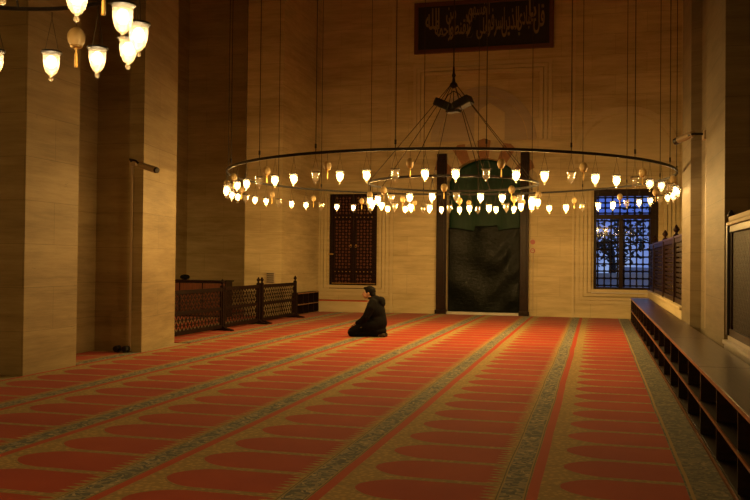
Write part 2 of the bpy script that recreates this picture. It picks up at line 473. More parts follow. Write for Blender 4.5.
# ---- portal frame: two dark posts
d = sempty('door_2', (DC, W, 0))
for x0, x1 in ((-4.13, -3.87), (-1.92, -1.70)):
    bm = nb(); box(bm, x0, x1, W - .14, W, 0, 4.28, .01); box(bm, x0 + .05, x1 - .05, W - .165, W - .14, .5, 4.1, .005)
    box(bm, x0 - .02, x1 + .02, W - .18, W, 0, .12, .01)
    obj('door_post', bm, 'wood', d)
bm = nb()
def arc_top(x): return AZ + math.sqrt(max(AR ** 2 - (x - DC) ** 2, 0))
nx, nz = 26, 20
g = []
for i in range(nx + 1):
    x = DX0 + .01 + (DX1 - DX0 - .02) * i / nx; t = arc_top(x) - .01; colm = []
    for j in range(nz + 1):
        z = 2.15 + (t - 2.15) * j / nz
        colm.append(bm.verts.new((x, W + .30 + .02 * math.sin(x * 9) + .01 * math.sin(z * 4 + x * 3), z)))
    g.append(colm)
for i in range(nx):
    for j in range(nz): bm.faces.new((g[i][j], g[i + 1][j], g[i + 1][j + 1], g[i][j + 1]))
o = obj('curtain', bm, 'green', smooth=True); md = o.modifiers.new('thick', 'SOLIDIFY'); md.thickness = .012
tag(origin_to(o, (DC, W + .3, 2.15)), 'dark green cloth filling the arched head of the tall portal', 'curtain')
bm = nb(); g = []; nx, nz = 56, 56
def fold(x, z):
    s = (x - DX0) / (DX1 - DX0); t = z / 2.4
    f = .035 * math.sin(9 * s + 5 * t + 2 * math.sin(3 * t)) * (.4 + .6 * t)
    f += .030 * math.exp(-((s - .95 + .25 * (1 - t)) / .06) ** 2) + .022 * math.sin(23 * s * (1 - .35 * t) + 3) * max(0, t - .35)
    f += .026 * math.sin(13 * t + 4 * s) * math.exp(-((t - .42) / .3) ** 2)
    f += .02 * math.sin(17 * s - 22 * t) * math.exp(-((s - .8) / .25) ** 2)
    return f * .6
for i in range(nx + 1):
    colm = []; s = i / nx
    for j in range(nz + 1):
        ztop = 2.32 - .10 * math.sin(PI * s) ** 2 + (.14 if .36 < s < .68 else 0)
        z = .075 + (ztop - .075) * j / nz
        x = DX0 + .015 + (DX1 - DX0 - .03) * s
        colm.append(bm.verts.new((x, W + .17 + fold(x, z), z)))
    g.append(colm)
for i in range(nx):
    for j in range(nz): bm.faces.new((g[i][j], g[i + 1][j], g[i + 1][j + 1], g[i][j + 1]))
o = obj('plastic_sheet', bm, 'sheet', smooth=True); md = o.modifiers.new('thick', 'SOLIDIFY'); md.thickness = .004
tag(origin_to(o, (DC, W + .17, .075)), 'glossy creased black plastic sheet covering the lower part of the portal', 'sheet')

# ---- carved wooden shutters
d = sempty('door_1', ((SX0 + SX1) / 2, W, SZ0))
bm = nb(); fw = .07
for a in ((SX0, SX0 + fw, SZ0, SZ1), (SX1 - fw, SX1, SZ0, SZ1), (SX0 + fw, SX1 - fw, SZ1 - fw, SZ1), (SX0 + fw, SX1 - fw, SZ0, SZ0 + fw)):
    box(bm, a[0], a[1], W + .02, W + .14, a[2], a[3], .006)
obj('door_frame', bm, 'wood', d)
mid = (SX0 + SX1) / 2
for s in (0, 1):
    x0, x1 = (SX0 + fw, mid - .004) if s == 0 else (mid + .004, SX1 - fw)
    y0 = W + .05
    bm = nb(); box(bm, x0, x1, y0 + .02, y0 + .07, SZ0 + fw, SZ1 - fw)
    def rail(a, b, c, e): box(bm, a, b, y0, y0 + .02, c, e, .004)
    rail(x0, x0 + .07, SZ0 + fw, SZ1 - fw); rail(x1 - .07, x1, SZ0 + fw, SZ1 - fw)
    zs = [SZ0 + fw, 1.03, 1.12, 2.52, 2.62, SZ1 - fw - .06]
    for z in zs: rail(x0 + .07, x1 - .07, z, z + .06)
    leaf = obj('door_leaf', bm, 'wood', d)
    # carved panels: interlaced star work
    for (za, zb) in ((2.68, 3.17), (1.18, 2.52), (.75, 1.03)):
        bm = nb(); xa, xb = x0 + .075, x1 - .075
        step = .085; nxk = max(1, round((xb - xa) / step)); nzk = max(1, round((zb - za) / step))
        sx, sz = (xb - xa) / nxk, (zb - za) / nzk
        for i in range(nxk):
            for j in range(nzk):
                cx, cz = xa + (i + .5) * sx, za + (j + .5) * sz
                rr = min(sx, sz) * (.46 if (i + j) % 2 else .30)
                n_ = 4 if (i + j) % 2 else 8
                P = [(cx + rr * (1 if k % 2 == 0 else (.62 if n_ == 8 else 1)) * math.cos(k * 2 * PI / n_), cz + rr * (1 if k % 2 == 0 else (.62 if n_ == 8 else 1)) * math.sin(k * 2 * PI / n_)) for k in range(n_)]
                prism(bm, P, y0 + .006, y0 + .02, 'y')
        obj('carved_panel', bm, 'wood_gleam' if (s == 1 and za > 2.6) else 'wood_door', leaf)
    for z in (2.60, 1.10):
        for k in range(5):
            x = x0 + .09 + (x1 - x0 - .18) * k / 4
            bm = nb(); ball(bm, (x, y0 - .004, z + (.0)), .016, 1, .6, 1, 8, 6)
            obj('stud', bm, 'brass', leaf)
    x = mid + (-.075 if s == 0 else .075)
    bm = nb(); ball(bm, (x, y0 - .004, 1.83), .026, 1, .6, 1, 10, 6); tube(bm, [(x + .03 * math.cos(a), y0 - .02, 1.80 + .03 * math.sin(a)) for a in [k * PI / 6 for k in range(12)]], .005, 5, True)
    obj('door_knocker', bm, 'brass', leaf)
bm = nb(); box(bm, SX0 - .02, SX0 + .11, W - .02, W + .05, 1.56, 1.60, .008); obj('latch', bm, 'brass', d)
bm = nb(); box(bm, SX0 + .08, SX1 - .04, W + .0, W + .03, .77, .785); obj('bar', bm, 'brass', d)

# ---- window with its iron grille
d = sempty('window_1', ((WX0 + WX1) / 2, W, WZ0))
fw = .075; ya, yb = W + .10, W + .22
ZT = 2.60                                   # transom
bm = nb()
for a in ((WX0, WX0 + fw, WZ0, WZ1), (WX1 - fw, WX1, WZ0, WZ1), (WX0 + fw, WX1 - fw, WZ1 - fw - .1, WZ1), (WX0 + fw, WX1 - fw, WZ0, WZ0 + .12)):
    box(bm, a[0], a[1], ya, yb, a[2], a[3], .006)
obj('window_frame', bm, 'wood', d)
obj('transom', box(nb(), WX0 + fw, WX1 - fw, ya - .01, yb, ZT - .06, ZT + .06, .006), 'wood', d)
WM = .62
obj('mullion', box(nb(), WM - .055, WM + .055, ya - .01, yb, WZ0 + .12, ZT - .06, .006), 'wood', d)
def grille(x0, x1, z0, z1, nx, nz):
    bm = nb()
    for i in range(nx + 1): x = x0 + (x1 - x0) * i / nx; tube(bm, [(x, yb + .06, z0), (x, yb + .06, z1)], .022, 6)
    for j in range(nz + 1): z = z0 + (z1 - z0) * j / nz; tube(bm, [(x0, yb + .06, z), (x1, yb + .06, z)], .022, 6)
    for i in range(nx + 1):
        for j in range(nz + 1): ball(bm, (x0 + (x1 - x0) * i / nx, yb + .06, z0 + (z1 - z0) * j / nz), .042, 1, 1, 1, 6, 4)
    return obj('iron_grille', bm, 'iron', d)
grille(WX0 + fw + .03, WX1 - .2, ZT + .1, WZ1 - .2, 7, 3)
grille(WX0 + fw + .03, WM - .08, WZ0 + .16, ZT - .1, 3, 9)
grille(WM + .08, WX1 - .2, WZ0 + .16, ZT - .1, 4, 9)
bm = nb(); box(bm, WX1 - .19, WX1 - fw, ya, yb + .05, WZ0 + .12, WZ1 - .17); obj('shutter', bm, 'wood', d)
for a in ((WX0 + fw, WX1 - fw, ZT + .06, WZ1 - .175), (WX0 + fw, WM - .055, WZ0 + .12, ZT - .06), (WM + .055, WX1 - fw, WZ0 + .12, ZT - .06)):
    obj('pane', box(nb(), a[0], a[1], yb - .05, yb - .044, a[2], a[3]), 'pane', d)
obj('window_sill', box(nb(), WX0 - .05, WX1 + .05, W - .10, W + .1, WZ0 - .035, WZ0, .006), 'marble_white', d)

# ---- dark window high in the right bay
d = sempty('window_2', (XR, 8, 4))
bm = nb(); box(bm, XR - .06, XR, 6.3, 12.2, 4.15, 4.30); box(bm, XR - .10, XR, 6.3, 12.2, 3.75, 3.85); box(bm, XR - .06, XR, 6.3, 12.2, 6.6, 6.75)
for y in (7.0, 9.0, 11.0): box(bm, XR - .08, XR, y, y + .12, 4.3, 6.6)
obj('window_frame', bm, 'wood', d)
obj('pane', box(nb(), XR - .03, XR - .01, 6.3, 12.2, 4.3, 6.6), 'black_plastic', d)

# ------------------------------------------------------------------ carpet
bm = nb(); cz = .012
for a in ((-6.48, .80, -3, 22.30), (-7.28, -6.48, 9.74, 11.30), (-7.42, -6.48, 12.90, 20.2), (-7.24, -6.48, 20.2, 22.0), (-11.4, -7.42, 12.90, 19.58), (-11.4, -8.48, 19.58, 22.0)):
    box(bm, *a, 0, cz)
o = obj('prayer_carpet', bm, 'carpet')
tag(o, 'red and gold wall-to-wall prayer carpet woven in rows of arched niches', 'carpet')

# ------------------------------------------------------------------ shoe racks
def shoe_rack(name, label, y0, y1, x0, x1, h, shelf, n, top='wood_top', group=None, nose=True, sgn=1):
    """rack whose open front is the x0 side"""
    t = thing(name, label, 'shoe rack', ((x0 + x1) / 2, (y0 + y1) / 2, 0), group)
    f = x0 + .0 * sgn
    lo, hi = min(x0, x1), max(x0, x1)
    e = .004
    obj('top_board', box(nb(), lo - .004, hi, y0 + e, y1 - e, h - .028, h, .004), top, t)
    def B(xa, xb, *r): return box(nb(), min(xa, xb), max(xa, xb), *r)
    obj('back_board', B(x1, x1 - .015 * sgn, y0 + e, y1 - e, .04, h - .028), 'wood_rack', t)
    obj('base_board', B(x0 + .01 * sgn, x1, y0 + e, y1 - e, .0, .04), 'wood_rack', t)
    sh = obj('shelf', B(x0 + .004 * sgn, x1 - .015 * sgn, y0 + .03, y1 - .03, shelf - .012, shelf + .008), 'wood_rack', t)
    for k in range(n + 1):
        y = y0 + e + .012 + (y1 - y0 - 2 * e - .024) * k / n
        bm = nb()
        xa, xb = min(x0 + .006 * sgn, x1 - .015 * sgn), max(x0 + .006 * sgn, x1 - .015 * sgn)
        box(bm, xa, xb, y - .011, y + .011, .04, shelf - .012); box(bm, xa, xb, y - .011, y + .011, shelf + .008, h - .028)
        obj('divider', bm, 'wood_rack', t)
    if nose:
        for z, hh in ((h - .032, .028), (shelf - .014, .022), (.0, .026)):
            obj('edge_strip', B(x0 - .008 * sgn, x0 + .004 * sgn, y0 + e, y1 - e, z, z + hh), 'wood_edge', t)
    return t
names = ['dark shoe rack nearest the camera, along the right edge of the carpet',
         'dark open shoe rack in front of the near lattice screen on the right',
         'dark open shoe rack running past the near corner of the right stone pillar',
         'dark open shoe rack with its top against the groove of the right pillar',
         'dark open shoe rack below the nearest of the three far right screens',
         'dark open shoe rack below the middle one of the three far right screens',
         'dark open shoe rack ending just in front of the blue grilled window']
yy = [1.7, 4.5, 7.3, 10.1, 12.9, 15.7, 18.5, 21.3]
for i in range(7):
    shoe_rack('shoe_rack', names[i], yy[i], yy[i + 1], .815, 1.225, .578, .295, 3, group='shoe racks in the right-hand row')
shoe_rack('shoe_rack', 'low dark pigeonhole shoe rack at the foot of the far left corner pillar', 20.3, 22.0, -7.28, -7.44, .57, .27, 4, sgn=-1, top='wood_rack')
# aisle cabinet seen over the screens
t = thing('low_cabinet', 'low dark cabinet in the aisle, showing just above the left screens', 'cabinet', (-9.9, 19.0, cz))
obj('body', box(nb(), -10.35, -8.55, 18.75, 19.15, cz, .86, .01), 'wood', t)
obj('top_board', box(nb(), -10.38, -8.52, 18.72, 19.18, .86, .895, .008), 'wood', t)
for k in range(3):
    obj('door', box(nb(), -10.33 + .6 * k, -9.77 + .6 * k, 18.73, 18.75, .05, .82, .004), 'wood_door', t)
o = obj('cloth_bundle', ball(nb(), (-9.72, 18.95, .961), .085, 1.5, 1, .75, 16, 10), 'coat', smooth=True)
tag(origin_to(o, (-9.72, 18.95, .895)), 'small dark rounded bundle lying on the aisle cabinet', 'bundle')

# ------------------------------------------------------------------ wooden screens
def lattice(x, y0, y1, z0, z1, cell=.105, t=.002, k=.74):
    """openwork panel in the plane X = x: rhombic plates joined tip to tip, with slits between"""
    bm = nb()
    n = max(2, round((y1 - y0) / (cell / 2))); a = (y1 - y0) / n
    m_ = max(2, round((z1 - z0) / (cell * .62))); b = (z1 - z0) / m_
    for i in range(n + 1):
        for j in range(m_ + 1):
            if (i + j) % 2: continue
            cy, cz_ = y0 + i * a, z0 + j * b
            P = [(cy + a * k, cz_), (cy, cz_ + b * k), (cy - a * k, cz_), (cy, cz_ - b * k)]
            if i == n: P = P[1:4]
            if i == 0: P = [P[3], P[0], P[1]]
            if j == m_: P = [p for p in P if p[1] <= cz_ + 1e-6]
            if j == 0: P = [p for p in P if p[1] >= cz_ - 1e-6]
            if len(P) > 2: prism(bm, P, x - t, x + t, 'x')
    for i in range(1, n): box(bm, x - t * .6, x + t * .6, y0 + i * a - .0035, y0 + i * a + .0035, z0, z1)
    for j in range(1, m_): box(bm, x - t * .6, x + t * .6, y0, y1, z0 + j * b - .0035, z0 + j * b + .0035)
    return bm
def finial(bm, x, y, z, s=1.0):
    lathe(bm, [(.022 * s, 0), (.028 * s, .008 * s), (.014 * s, .02 * s), (.018 * s, .03 * s), (.036 * s, .055 * s), (.036 * s, .07 * s), (.02 * s, .095 * s), (.008 * s, .115 * s), (0, .12 * s)], 12, (x, y, z), True)
def screen(label, x, y0, y1, posts, h=.86, z0=0, feet=True, mats=('wood_screen', 'wood_screen', 'wood_screen'), grp=None, cell=.14, midrail=True, toprail=None, post_w=.035, name='lattice_screen', cat='screen', backing=False):
    t = thing(name, label, cat, (x, (y0 + y1) / 2, z0), grp)
    zb = z0 + (.06 if feet else .0)
    pr = .028
    bm = nb()
    box(bm, x - pr, x + pr, y0, y1, zb, zb + .07, .004); box(bm, x - pr, x + pr, y0, y1, z0 + h - .07, z0 + h, .006)
    box(bm, x - .016, x + .016, y0, y0 + .045, zb + .07, z0 + h - .07); box(bm, x - .016, x + .016, y1 - .045, y1, zb + .07, z0 + h - .07)
    zm = z0 + h * .52
    if midrail: box(bm, x - .018, x + .018, y0 + .045, y1 - .045, zm - .03, zm + .03, .004)
    obj('frame', bm, mats[0], t)
    for za, zc in (((zb + .07, zm - .03), (zm + .03, z0 + h - .07)) if midrail else ((zb + .07, z0 + h - .07),)):
        obj('lattice_panel', lattice(x, y0 + .045, y1 - .045, za, zc, cell, k=.74 if feet else .92), mats[1], t)
    if toprail: obj('top_rail', box(nb(), x - .05, x + .06, y0, y1, z0 + h, z0 + h + .035, .008), toprail, t)
    for y in posts:
        bm = nb(); box(bm, x - post_w, x + post_w, y - post_w, y + post_w, z0 + (.03 if feet else 0), z0 + h + .035, .006)
        p = obj('post', bm, mats[2], t)
        bm = nb(); finial(bm, x, y, z0 + h + .035, 1.1); obj('finial', bm, mats[2], p, smooth=True)
        if feet:
            bm = nb(); prism(bm, [(x - .24, z0 + .012), (x + .24, z0 + .012), (x + .23, z0 + .035), (x + .10, z0 + .06), (x + .05, z0 + .10), (x - .05, z0 + .10), (x - .10, z0 + .06), (x - .23, z0 + .035)], y - .05, y + .05, 'y')
            obj('foot', bm, mats[2], p)
    return t
G1 = 'lattice screens standing on the carpet between the left pillars'
screen('dark wooden lattice screen nearest the left pillar, single right post', -7.05, 13.05, 15.27, [15.31], grp=G1, h=.85)
screen('middle lattice screen on the left, lit diamonds, between two posts', -7.05, 15.40, 17.10, [17.14], grp=G1, h=.86)
screen('shortest far lattice screen on the left, beside the pigeonhole rack', -7.05, 17.38, 19.42, [17.34, 19.46], grp=G1, h=.86)
G2 = 'tall screens on the marble ledge before the window'
ys = [13.80, 15.5, 17.93, 20.92, 22.40]
labs = ['tall dark slatted screen on the ledge, touching the right stone pillar',
        'tall dark slatted screen on the ledge, second away from the right pillar',
        'tall dark slatted screen on the ledge, third away from the right pillar',
        'narrow-looking dark screen on the ledge, the one touching the window wall']
def slat_screen(label, x, y0, y1, z0, h, post, grp, n=11):
    t = thing('slatted_screen', label, 'screen', (x, (y0 + y1) / 2, z0), grp)
    bm = nb(); box(bm, x - .03, x + .03, y0, y1, z0, z0 + .09, .005); box(bm, x - .03, x + .03, y0, y1, z0 + h - .08, z0 + h, .005)
    box(bm, x - .02, x + .02, y0, y0 + .06, z0 + .09, z0 + h - .08); box(bm, x - .02, x + .02, y1 - .06, y1, z0 + .09, z0 + h - .08)
    obj('frame', bm, 'wood', t)
    bm = nb(); zz = z0 + .09; dz = (h - .17) / n
    for k in range(n):
        box(bm, x - .012, x + .008, y0 + .06, y1 - .06, zz + k * dz + .012, zz + (k + 1) * dz - .012, .003)
    obj('slat_panel', bm, 'wood_screen', t)
    m_ = int((y1 - y0) / .3); bm = nb()
    for k in range(1, m_): y = y0 + (y1 - y0) * k / m_; box(bm, x + .008, x + .018, y - .01, y + .01, z0 + .09, z0 + h - .08)
    obj('backing_bars', bm, 'wood', t)
    obj('top_rail', box(nb(), x - .045, x + .05, y0, y1, z0 + h, z0 + h + .035, .008), 'wood_top', t)
    if post:
        y = post
        bm = nb(); box(bm, x - .05, x + .05, y - .05, y + .05, z0, z0 + h + .06, .006); p = obj('post', bm, 'wood', t)
        bm = nb(); finial(bm, x, y, z0 + h + .06, 1.5); obj('finial', bm, 'wood', p, smooth=True)
for i in range(4):
    y0 = ys[i] + (.055 if i else 0); y1 = ys[i + 1] - .055 if i < 3 else ys[i + 1]
    slat_screen(labs[i], 1.34, y0, y1, .745, 1.10, ys[i + 1] if i < 3 else None, G2)
t = screen('near right lattice screen with a pale marble rail and black end post', 1.32, 4.6, 9.12, [9.2], h=1.10, z0=.69, feet=False, mats=('wood', 'wood_screen', 'black_plastic'), cell=.085, midrail=False, toprail='stone_plain', post_w=.045)
# marble rail along its top
obj('stone_rail', box(nb(), 1.28, 1.42, 4.6, 9.12, 1.825, 1.88, .015), 'stone_plain', t)

# ------------------------------------------------------------------ security cameras and cables
t = thing('security_camera', 'small beige security camera on a curved arm at the left pillar', 'camera', (-6.66, 11.33, 2.85))
bm = nb(); box(bm, -6.72, -6.62, 11.28, 11.348, 2.78, 2.88, .005); obj('wall_box', bm, 'beige_plastic', t)
bm = nb(); tube(bm, [(-6.69, 11.30, 2.84), (-6.66, 11.2, 2.86), (-6.52, 11.12, 2.83), (-6.42, 11.08, 2.76)], .016, 8); obj('arm', bm, 'iron', t, smooth=True)
bm = nb(); tube(bm, [(-6.42, 11.09, 2.76), (-6.08, 10.93, 2.665)], [.045, .048], 14); obj('housing', bm, 'beige_plastic', t)
bm = nb(); tube(bm, [(-6.08, 10.93, 2.665), (-6.05, 10.917, 2.656)], [.046, .038], 14); obj('lens', bm, 'black_plastic', t)
o = obj('cable_trunking', box(nb(), -6.70, -6.67, 11.30, 11.318, .03, 2.775), 'beige_plastic')
tag(origin_to(o, (-6.685, 11.31, .03)), 'thin beige cable trunking running down the left pillar below the camera', 'cable trunking')
t = thing('security_camera', 'grey security camera on an arm at the groove of the right pillar', 'camera', (1.38, 11.7, 3.05))
bm = nb(); box(bm, 1.33, 1.395, 11.6, 11.8, 3.02, 3.13, .005); obj('wall_box', bm, 'beige_plastic', t)
bm = nb(); tube(bm, [(1.35, 11.7, 3.09), (1.22, 11.75, 3.10), (1.16, 11.8, 3.09)], .016, 8); obj('arm', bm, 'iron', t, smooth=True)
bm = nb(); tube(bm, [(1.22, 11.78, 3.11), (1.06, 12.0, 3.06)], [.045, .048], 14); obj('housing', bm, 'beige_plastic', t)
bm = nb(); tube(bm, [(1.06, 12.0, 3.06), (1.02, 12.05, 3.045)], [.050, .046], 14); obj('lens', bm, 'black_plastic', t)
o = obj('cable_trunking', box(nb(), 1.365, 1.398, 11.66, 11.70, .58, 3.015), 'beige_plastic')
tag(origin_to(o, (1.38, 11.68, .58)), 'thin beige cable trunking running down the groove of the right pillar', 'cable trunking')
o = obj('junction_box', ball(nb(), (1.345, 11.15, .62), .055, .5, 1, 1, 14, 10), 'beige_plastic', smooth=True)
tag(origin_to(o, (1.345, 11.15, .578)), 'small round beige box behind the rack at the right pillar groove', 'box')
# black round units at the foot of the left pillar
for k, (x, y, l) in enumerate(((-6.84, 11.22, 'small round black unit, left one of the pair at the pillar foot'), (-6.70, 11.22, 'small round black unit, right one of the pair at the pillar foot'))):
    t = thing('round_speaker', l, 'speaker', (x, y, cz), 'round black units at the foot of the left pillar')
    bm = nb(); tube(bm, [(x, y + .05, .065), (x, y - .03, .065), (x, y - .05, .065)], [.048, .048, .042], 16); obj('housing', bm, 'black_plastic', t)
    bm = nb(); tube(bm, [(x, y - .05, .065), (x, y - .055, .065)], .03, 16); obj('grille', bm, 'iron', t)
    bm = nb(); box(bm, x - .03, x + .03, y - .03, y + .04, cz, .022); obj('foot', bm, 'black_plastic', t)
# vent box on the corner pillar
t = thing('wall_vent', 'small square grey grille box on the far left corner pillar above the screens', 'vent', (-7.72, 19.58, .9))
obj('frame', box(nb(), -7.84, -7.62, 19.55, 19.6, .82, 1.10, .006), 'beige_plastic', t)
bm = nb()
for k in range(5): box(bm, -7.82, -7.64, 19.535, 19.55, .845 + k * .05, .87 + k * .05)
obj('louvre', bm, 'iron', t)
# red plates beside the portal
for z, l, m_ in ((1.94, 'small solid red round plate on the wall right of the portal, upper', 'red_plastic'), (1.71, 'small round sign with red rim right of the portal, lower', 'red_plastic')):
    t = thing('round_sign', l, 'sign', (-1.60, W - .01, z))
    bm = nb(); tube(bm, [(-1.60, W, z), (-1.60, W - .02, z)], .065, 20); obj('plate', bm, m_, t)
    if z < 1.8:
        bm = nb(); tube(bm, [(-1.60, W - .02, z), (-1.60, W - .026, z)], .042, 20); obj('face', bm, 'beige_plastic', t)
        bm = nb(); box(bm, -1.63, -1.57, W - .032, W - .026, z - .008, z + .008); obj('bar', bm, 'red_plastic', t)
o = obj('cable', tube(nb(), [(-1.585, W - .012, 1.64), (-1.585, W - .012, .1)], .009, 6), 'beige_plastic')
tag(origin_to(o, (-1.585, W - .012, .1)), 'thin pale cable running down the wall below the red-rimmed sign', 'cable')

# ------------------------------------------------------------------ calligraphy panel
F = {'ا': ('FE8D', 'FE8E'), 'ب': ('FE8F', 'FE90', 'FE91', 'FE92'), 'ت': ('FE95', 'FE96', 'FE97', 'FE98'), 'ح': ('FEA1', 'FEA2', 'FEA3', 'FEA4'),
     'د': ('FEA9', 'FEAA'), 'ذ': ('FEAB', 'FEAC'), 'ر': ('FEAD', 'FEAE'), 'س': ('FEB1', 'FEB2', 'FEB3', 'FEB4'), 'ط': ('FEC1', 'FEC2', 'FEC3', 'FEC4'),
     'ع': ('FEC9', 'FECA', 'FECB', 'FECC'), 'ف': ('FED1', 'FED2', 'FED3', 'FED4'), 'ق': ('FED5', 'FED6', 'FED7', 'FED8'), 'ل': ('FEDD', 'FEDE', 'FEDF', 'FEE0'),
     'م': ('FEE1', 'FEE2', 'FEE3', 'FEE4'), 'ن': ('FEE5', 'FEE6', 'FEE7', 'FEE8'), 'ه': ('FEE9', 'FEEA', 'FEEB', 'FEEC'), 'و': ('FEED', 'FEEE'),
     'ى': ('FEEF', 'FEF0'), 'ي': ('FEF1', 'FEF2', 'FEF3', 'FEF4'), 'ة': ('FE93', 'FE94')}
def shape(w):
    out = []; i = 0; prev = False
    while i < len(w):
        c = w[i]
        if c == 'ل' and i + 1 < len(w) and w[i + 1] == 'ا':
            out.append(chr(0xFEFC if prev else 0xFEFB)); prev = False; i += 2; continue
        f = F[c]; nxt = i + 1 < len(w) and len(f) == 4
        k = (3 if nxt else 1) if prev else (2 if nxt else 0)
        out.append(chr(int(f[k], 16))); prev = len(f) == 4 and nxt; i += 1
    return ''.join(reversed(out))
PX0, PX1, PZ0, PZ1 = -4.80, -1.10, 7.0, 8.38
t = thing('calligraphy_panel', 'long dark panel of gilt calligraphy high on the wall above the portal', 'wall panel', ((PX0 + PX1) / 2, W, PZ0))
obj('board', box(nb(), PX0 + .1, PX1 - .1, W - .05, W, PZ0 + .1, PZ1 - .1), 'panel_ground', t)
bm = nb(); w_ = .11
for a in ((PX0, PX0 + w_, PZ0, PZ1), (PX1 - w_, PX1, PZ0, PZ1), (PX0 + w_, PX1 - w_, PZ0, PZ0 + w_), (PX0 + w_, PX1 - w_, PZ1 - w_, PZ1)): box(bm, a[0], a[1], W - .09, W, a[2], a[3], .01)
obj('frame', bm, 'panel_frame', t)
bm = nb(); dg = bpy.context.evaluated_depsgraph_get()
# (word, centre x 0..1 from the left, base z 0..1, width, height) inside the board
words_ = [('قل', .935, .22, .075, .70), ('يا', .885, .52, .05, .52), ('عبادي', .83, .20, .115, .70), ('الذين', .715, .18, .12, .72),
          ('اسرفوا', .60, .20, .13, .70), ('على', .50, .16, .085, .52), ('انفسهم', .47, .56, .15, .54), ('لا', .395, .22, .05, .70),
          ('تقنطوا', .31, .18, .14, .54), ('من', .25, .56, .07, .42), ('رحمة', .185, .16, .115, .52), ('الله', .10, .46, .10, .52), ('الذين', .63, .62, .10, .26), ('من', .07, .16, .06, .28)][:12]
bx, bz, bw_, bh_ = PX0 + .16, PZ0 + .14, (PX1 - PX0 - .32), (PZ1 - PZ0 - .28)
for wd, cx, z, ww, hh in words_:
    c = bpy.data.curves.new('word', 'FONT'); c.body = shape(wd); c.extrude = .02; c.offset = .012
    o = bpy.data.objects.new('word', c); COL.objects.link(o); bpy.context.view_layer.update()
    dg = bpy.context.evaluated_depsgraph_get(); me = bpy.data.meshes.new_from_object(o.evaluated_get(dg))
    if len(me.vertices):
        xs = [v.co.x for v in me.vertices]; zs = [v.co.y for v in me.vertices]
        sx = ww * 1.12 * bw_ / (max(xs) - min(xs)); sz = hh * bh_ / (max(zs) - min(zs))
        for v in me.vertices:
            x, y, zz = v.co
            v.co = (bx + cx * bw_ + (x - (max(xs) + min(xs)) / 2) * sx, W - .058 - zz * .4, bz + z * bh_ + (y - min(zs)) * sz)
        bm.from_mesh(me)
    bpy.data.objects.remove(o); bpy.data.curves.remove(c)
obj('lettering', bm, 'gilt', t)

# ------------------------------------------------------------------ lamps and chandeliers
def lamp_light(power, name):
    L = bpy.data.lights.new(name, 'POINT'); L.energy = power; L.color = (1, .57, .16); L.shadow_soft_size = .03
    L.use_nodes = True; nt = L.node_tree; e = nt.nodes['Emission']
    tc = nt.nodes.new('ShaderNodeNewGeometry'); s = nt.nodes.new('ShaderNodeSeparateXYZ'); mr = nt.nodes.new('ShaderNodeMapRange')
    mr.interpolation_type = 'SMOOTHSTEP'
    nt.links.new(tc.outputs['Normal'], s.inputs[0]); nt.links.new(s.outputs[2], mr.inputs[0])
    mr.inputs[1].default_value = LAMP_LO; mr.inputs[2].default_value = LAMP_HI; mr.inputs[3].default_value = 1.0; mr.inputs[4].default_value = LAMP_UP
    nt.links.new(mr.outputs[0], e.inputs['Strength'])
    return L
AISLE_FILL = 190; BACK_FILL = 480  # strengths of the two added unseen lamps
LAMP_LO, LAMP_HI, LAMP_UP = -.12, .52, .05
BELL = [(.056, 0), (.050, -.008), (.047, -.025), (.046, -.055), (.042, -.083), (.034, -.108), (.021, -.127), (.010, -.135), (.008, -.142), (.014, -.152), (.011, -.163), (0, -.167)]
GOB = [(.062, .006), (.053, -.010), (.045, -.040), (.047, -.065), (.045, -.09), (.034, -.112), (.018, -.122), (.010, -.132), (.015, -.142), (.010, -.152), (0, -.154)]
DROP = .232                                     # lid below the ring
def hanger(bm, a):
    ca, sa = math.cos(a), math.sin(a)
    tube(bm, [(0, 0, 0), (0, 0, -.035)], .003, 5)
    for s in (-1, 1): tube(bm, [(0, 0, -.035), (s * .05 * ca, s * .05 * sa, -DROP)], .0022, 4)
    return bm
PROTO = {}
def make_lamp(kind, power):
    """lamp hanging below the point (0,0,0) of a ring; returned unparented"""
    g = obj('glass_lamp', lathe(nb(), [(r, z - DROP) for r, z in (BELL if kind == 'lit' else GOB)], 14), 'glass_lit' if kind == 'lit' else 'glass_clear', smooth=True)
    g['label'] = 'glowing frosted bell lamp' if kind == 'lit' else 'unlit clear glass lamp'
    bm = nb()
    if kind == 'lit': lathe(bm, [(0, .006), (.058, .006), (.060, .0), (.058, -.004), (0, -.004)], 16, (0, 0, -DROP))
    else: tube(bm, [(.060 * math.cos(a), .060 * math.sin(a), -DROP + .004) for a in [k * PI / 9 for k in range(18)]], .004, 5, True)
    lid = obj('rim', bm, 'iron'); lid.parent = g
    hg = obj('hanger', hanger(nb(), 0), 'wire'); hg.parent = g
    if kind == 'lit':
        bm = nb(); ball(bm, (0, 0, -DROP - .055), .027, 1, 1, 1.3, 10, 8)
        b = obj('bulb', bm, 'bulb', smooth=True); b.parent = g
        L = bpy.data.objects.new('bulb_light', lamp_light(power, 'bulb_light')); COL.objects.link(L); L.location = (0, 0, -DROP - .055); L.parent = g
    return g
def make_egg():
    g = obj('hanging_egg', lathe(nb(), [(0, .058), (.02, .054), (.037, .040), (.048, .018), (.050, -.006), (.045, -.030), (.033, -.048), (.016, -.059), (0, -.062)][::-1], 16, (0, 0, -.155)), 'egg', smooth=True)
    bm = nb(); lathe(bm, [(0, -.216), (.012, -.220), (.006, -.228), (.005, -.236), (.009, -.25), (.009, -.30), (.010, -.325), (0, -.327)], 10); tz = obj('tassel', bm, 'tassel', smooth=True); tz.parent = g
    bm = nb(); lathe(bm, [(.036, -.201), (.037, -.205), (.030, -.212), (.018, -.219), (0, -.222)], 12); c = obj('cap', bm, 'brass', smooth=True); c.parent = g
    bm = nb(); tube(bm, [(0, 0, 0), (0, 0, -.09)], .0028, 5); c = obj('cord', bm, 'wire'); c.parent = g
    return g
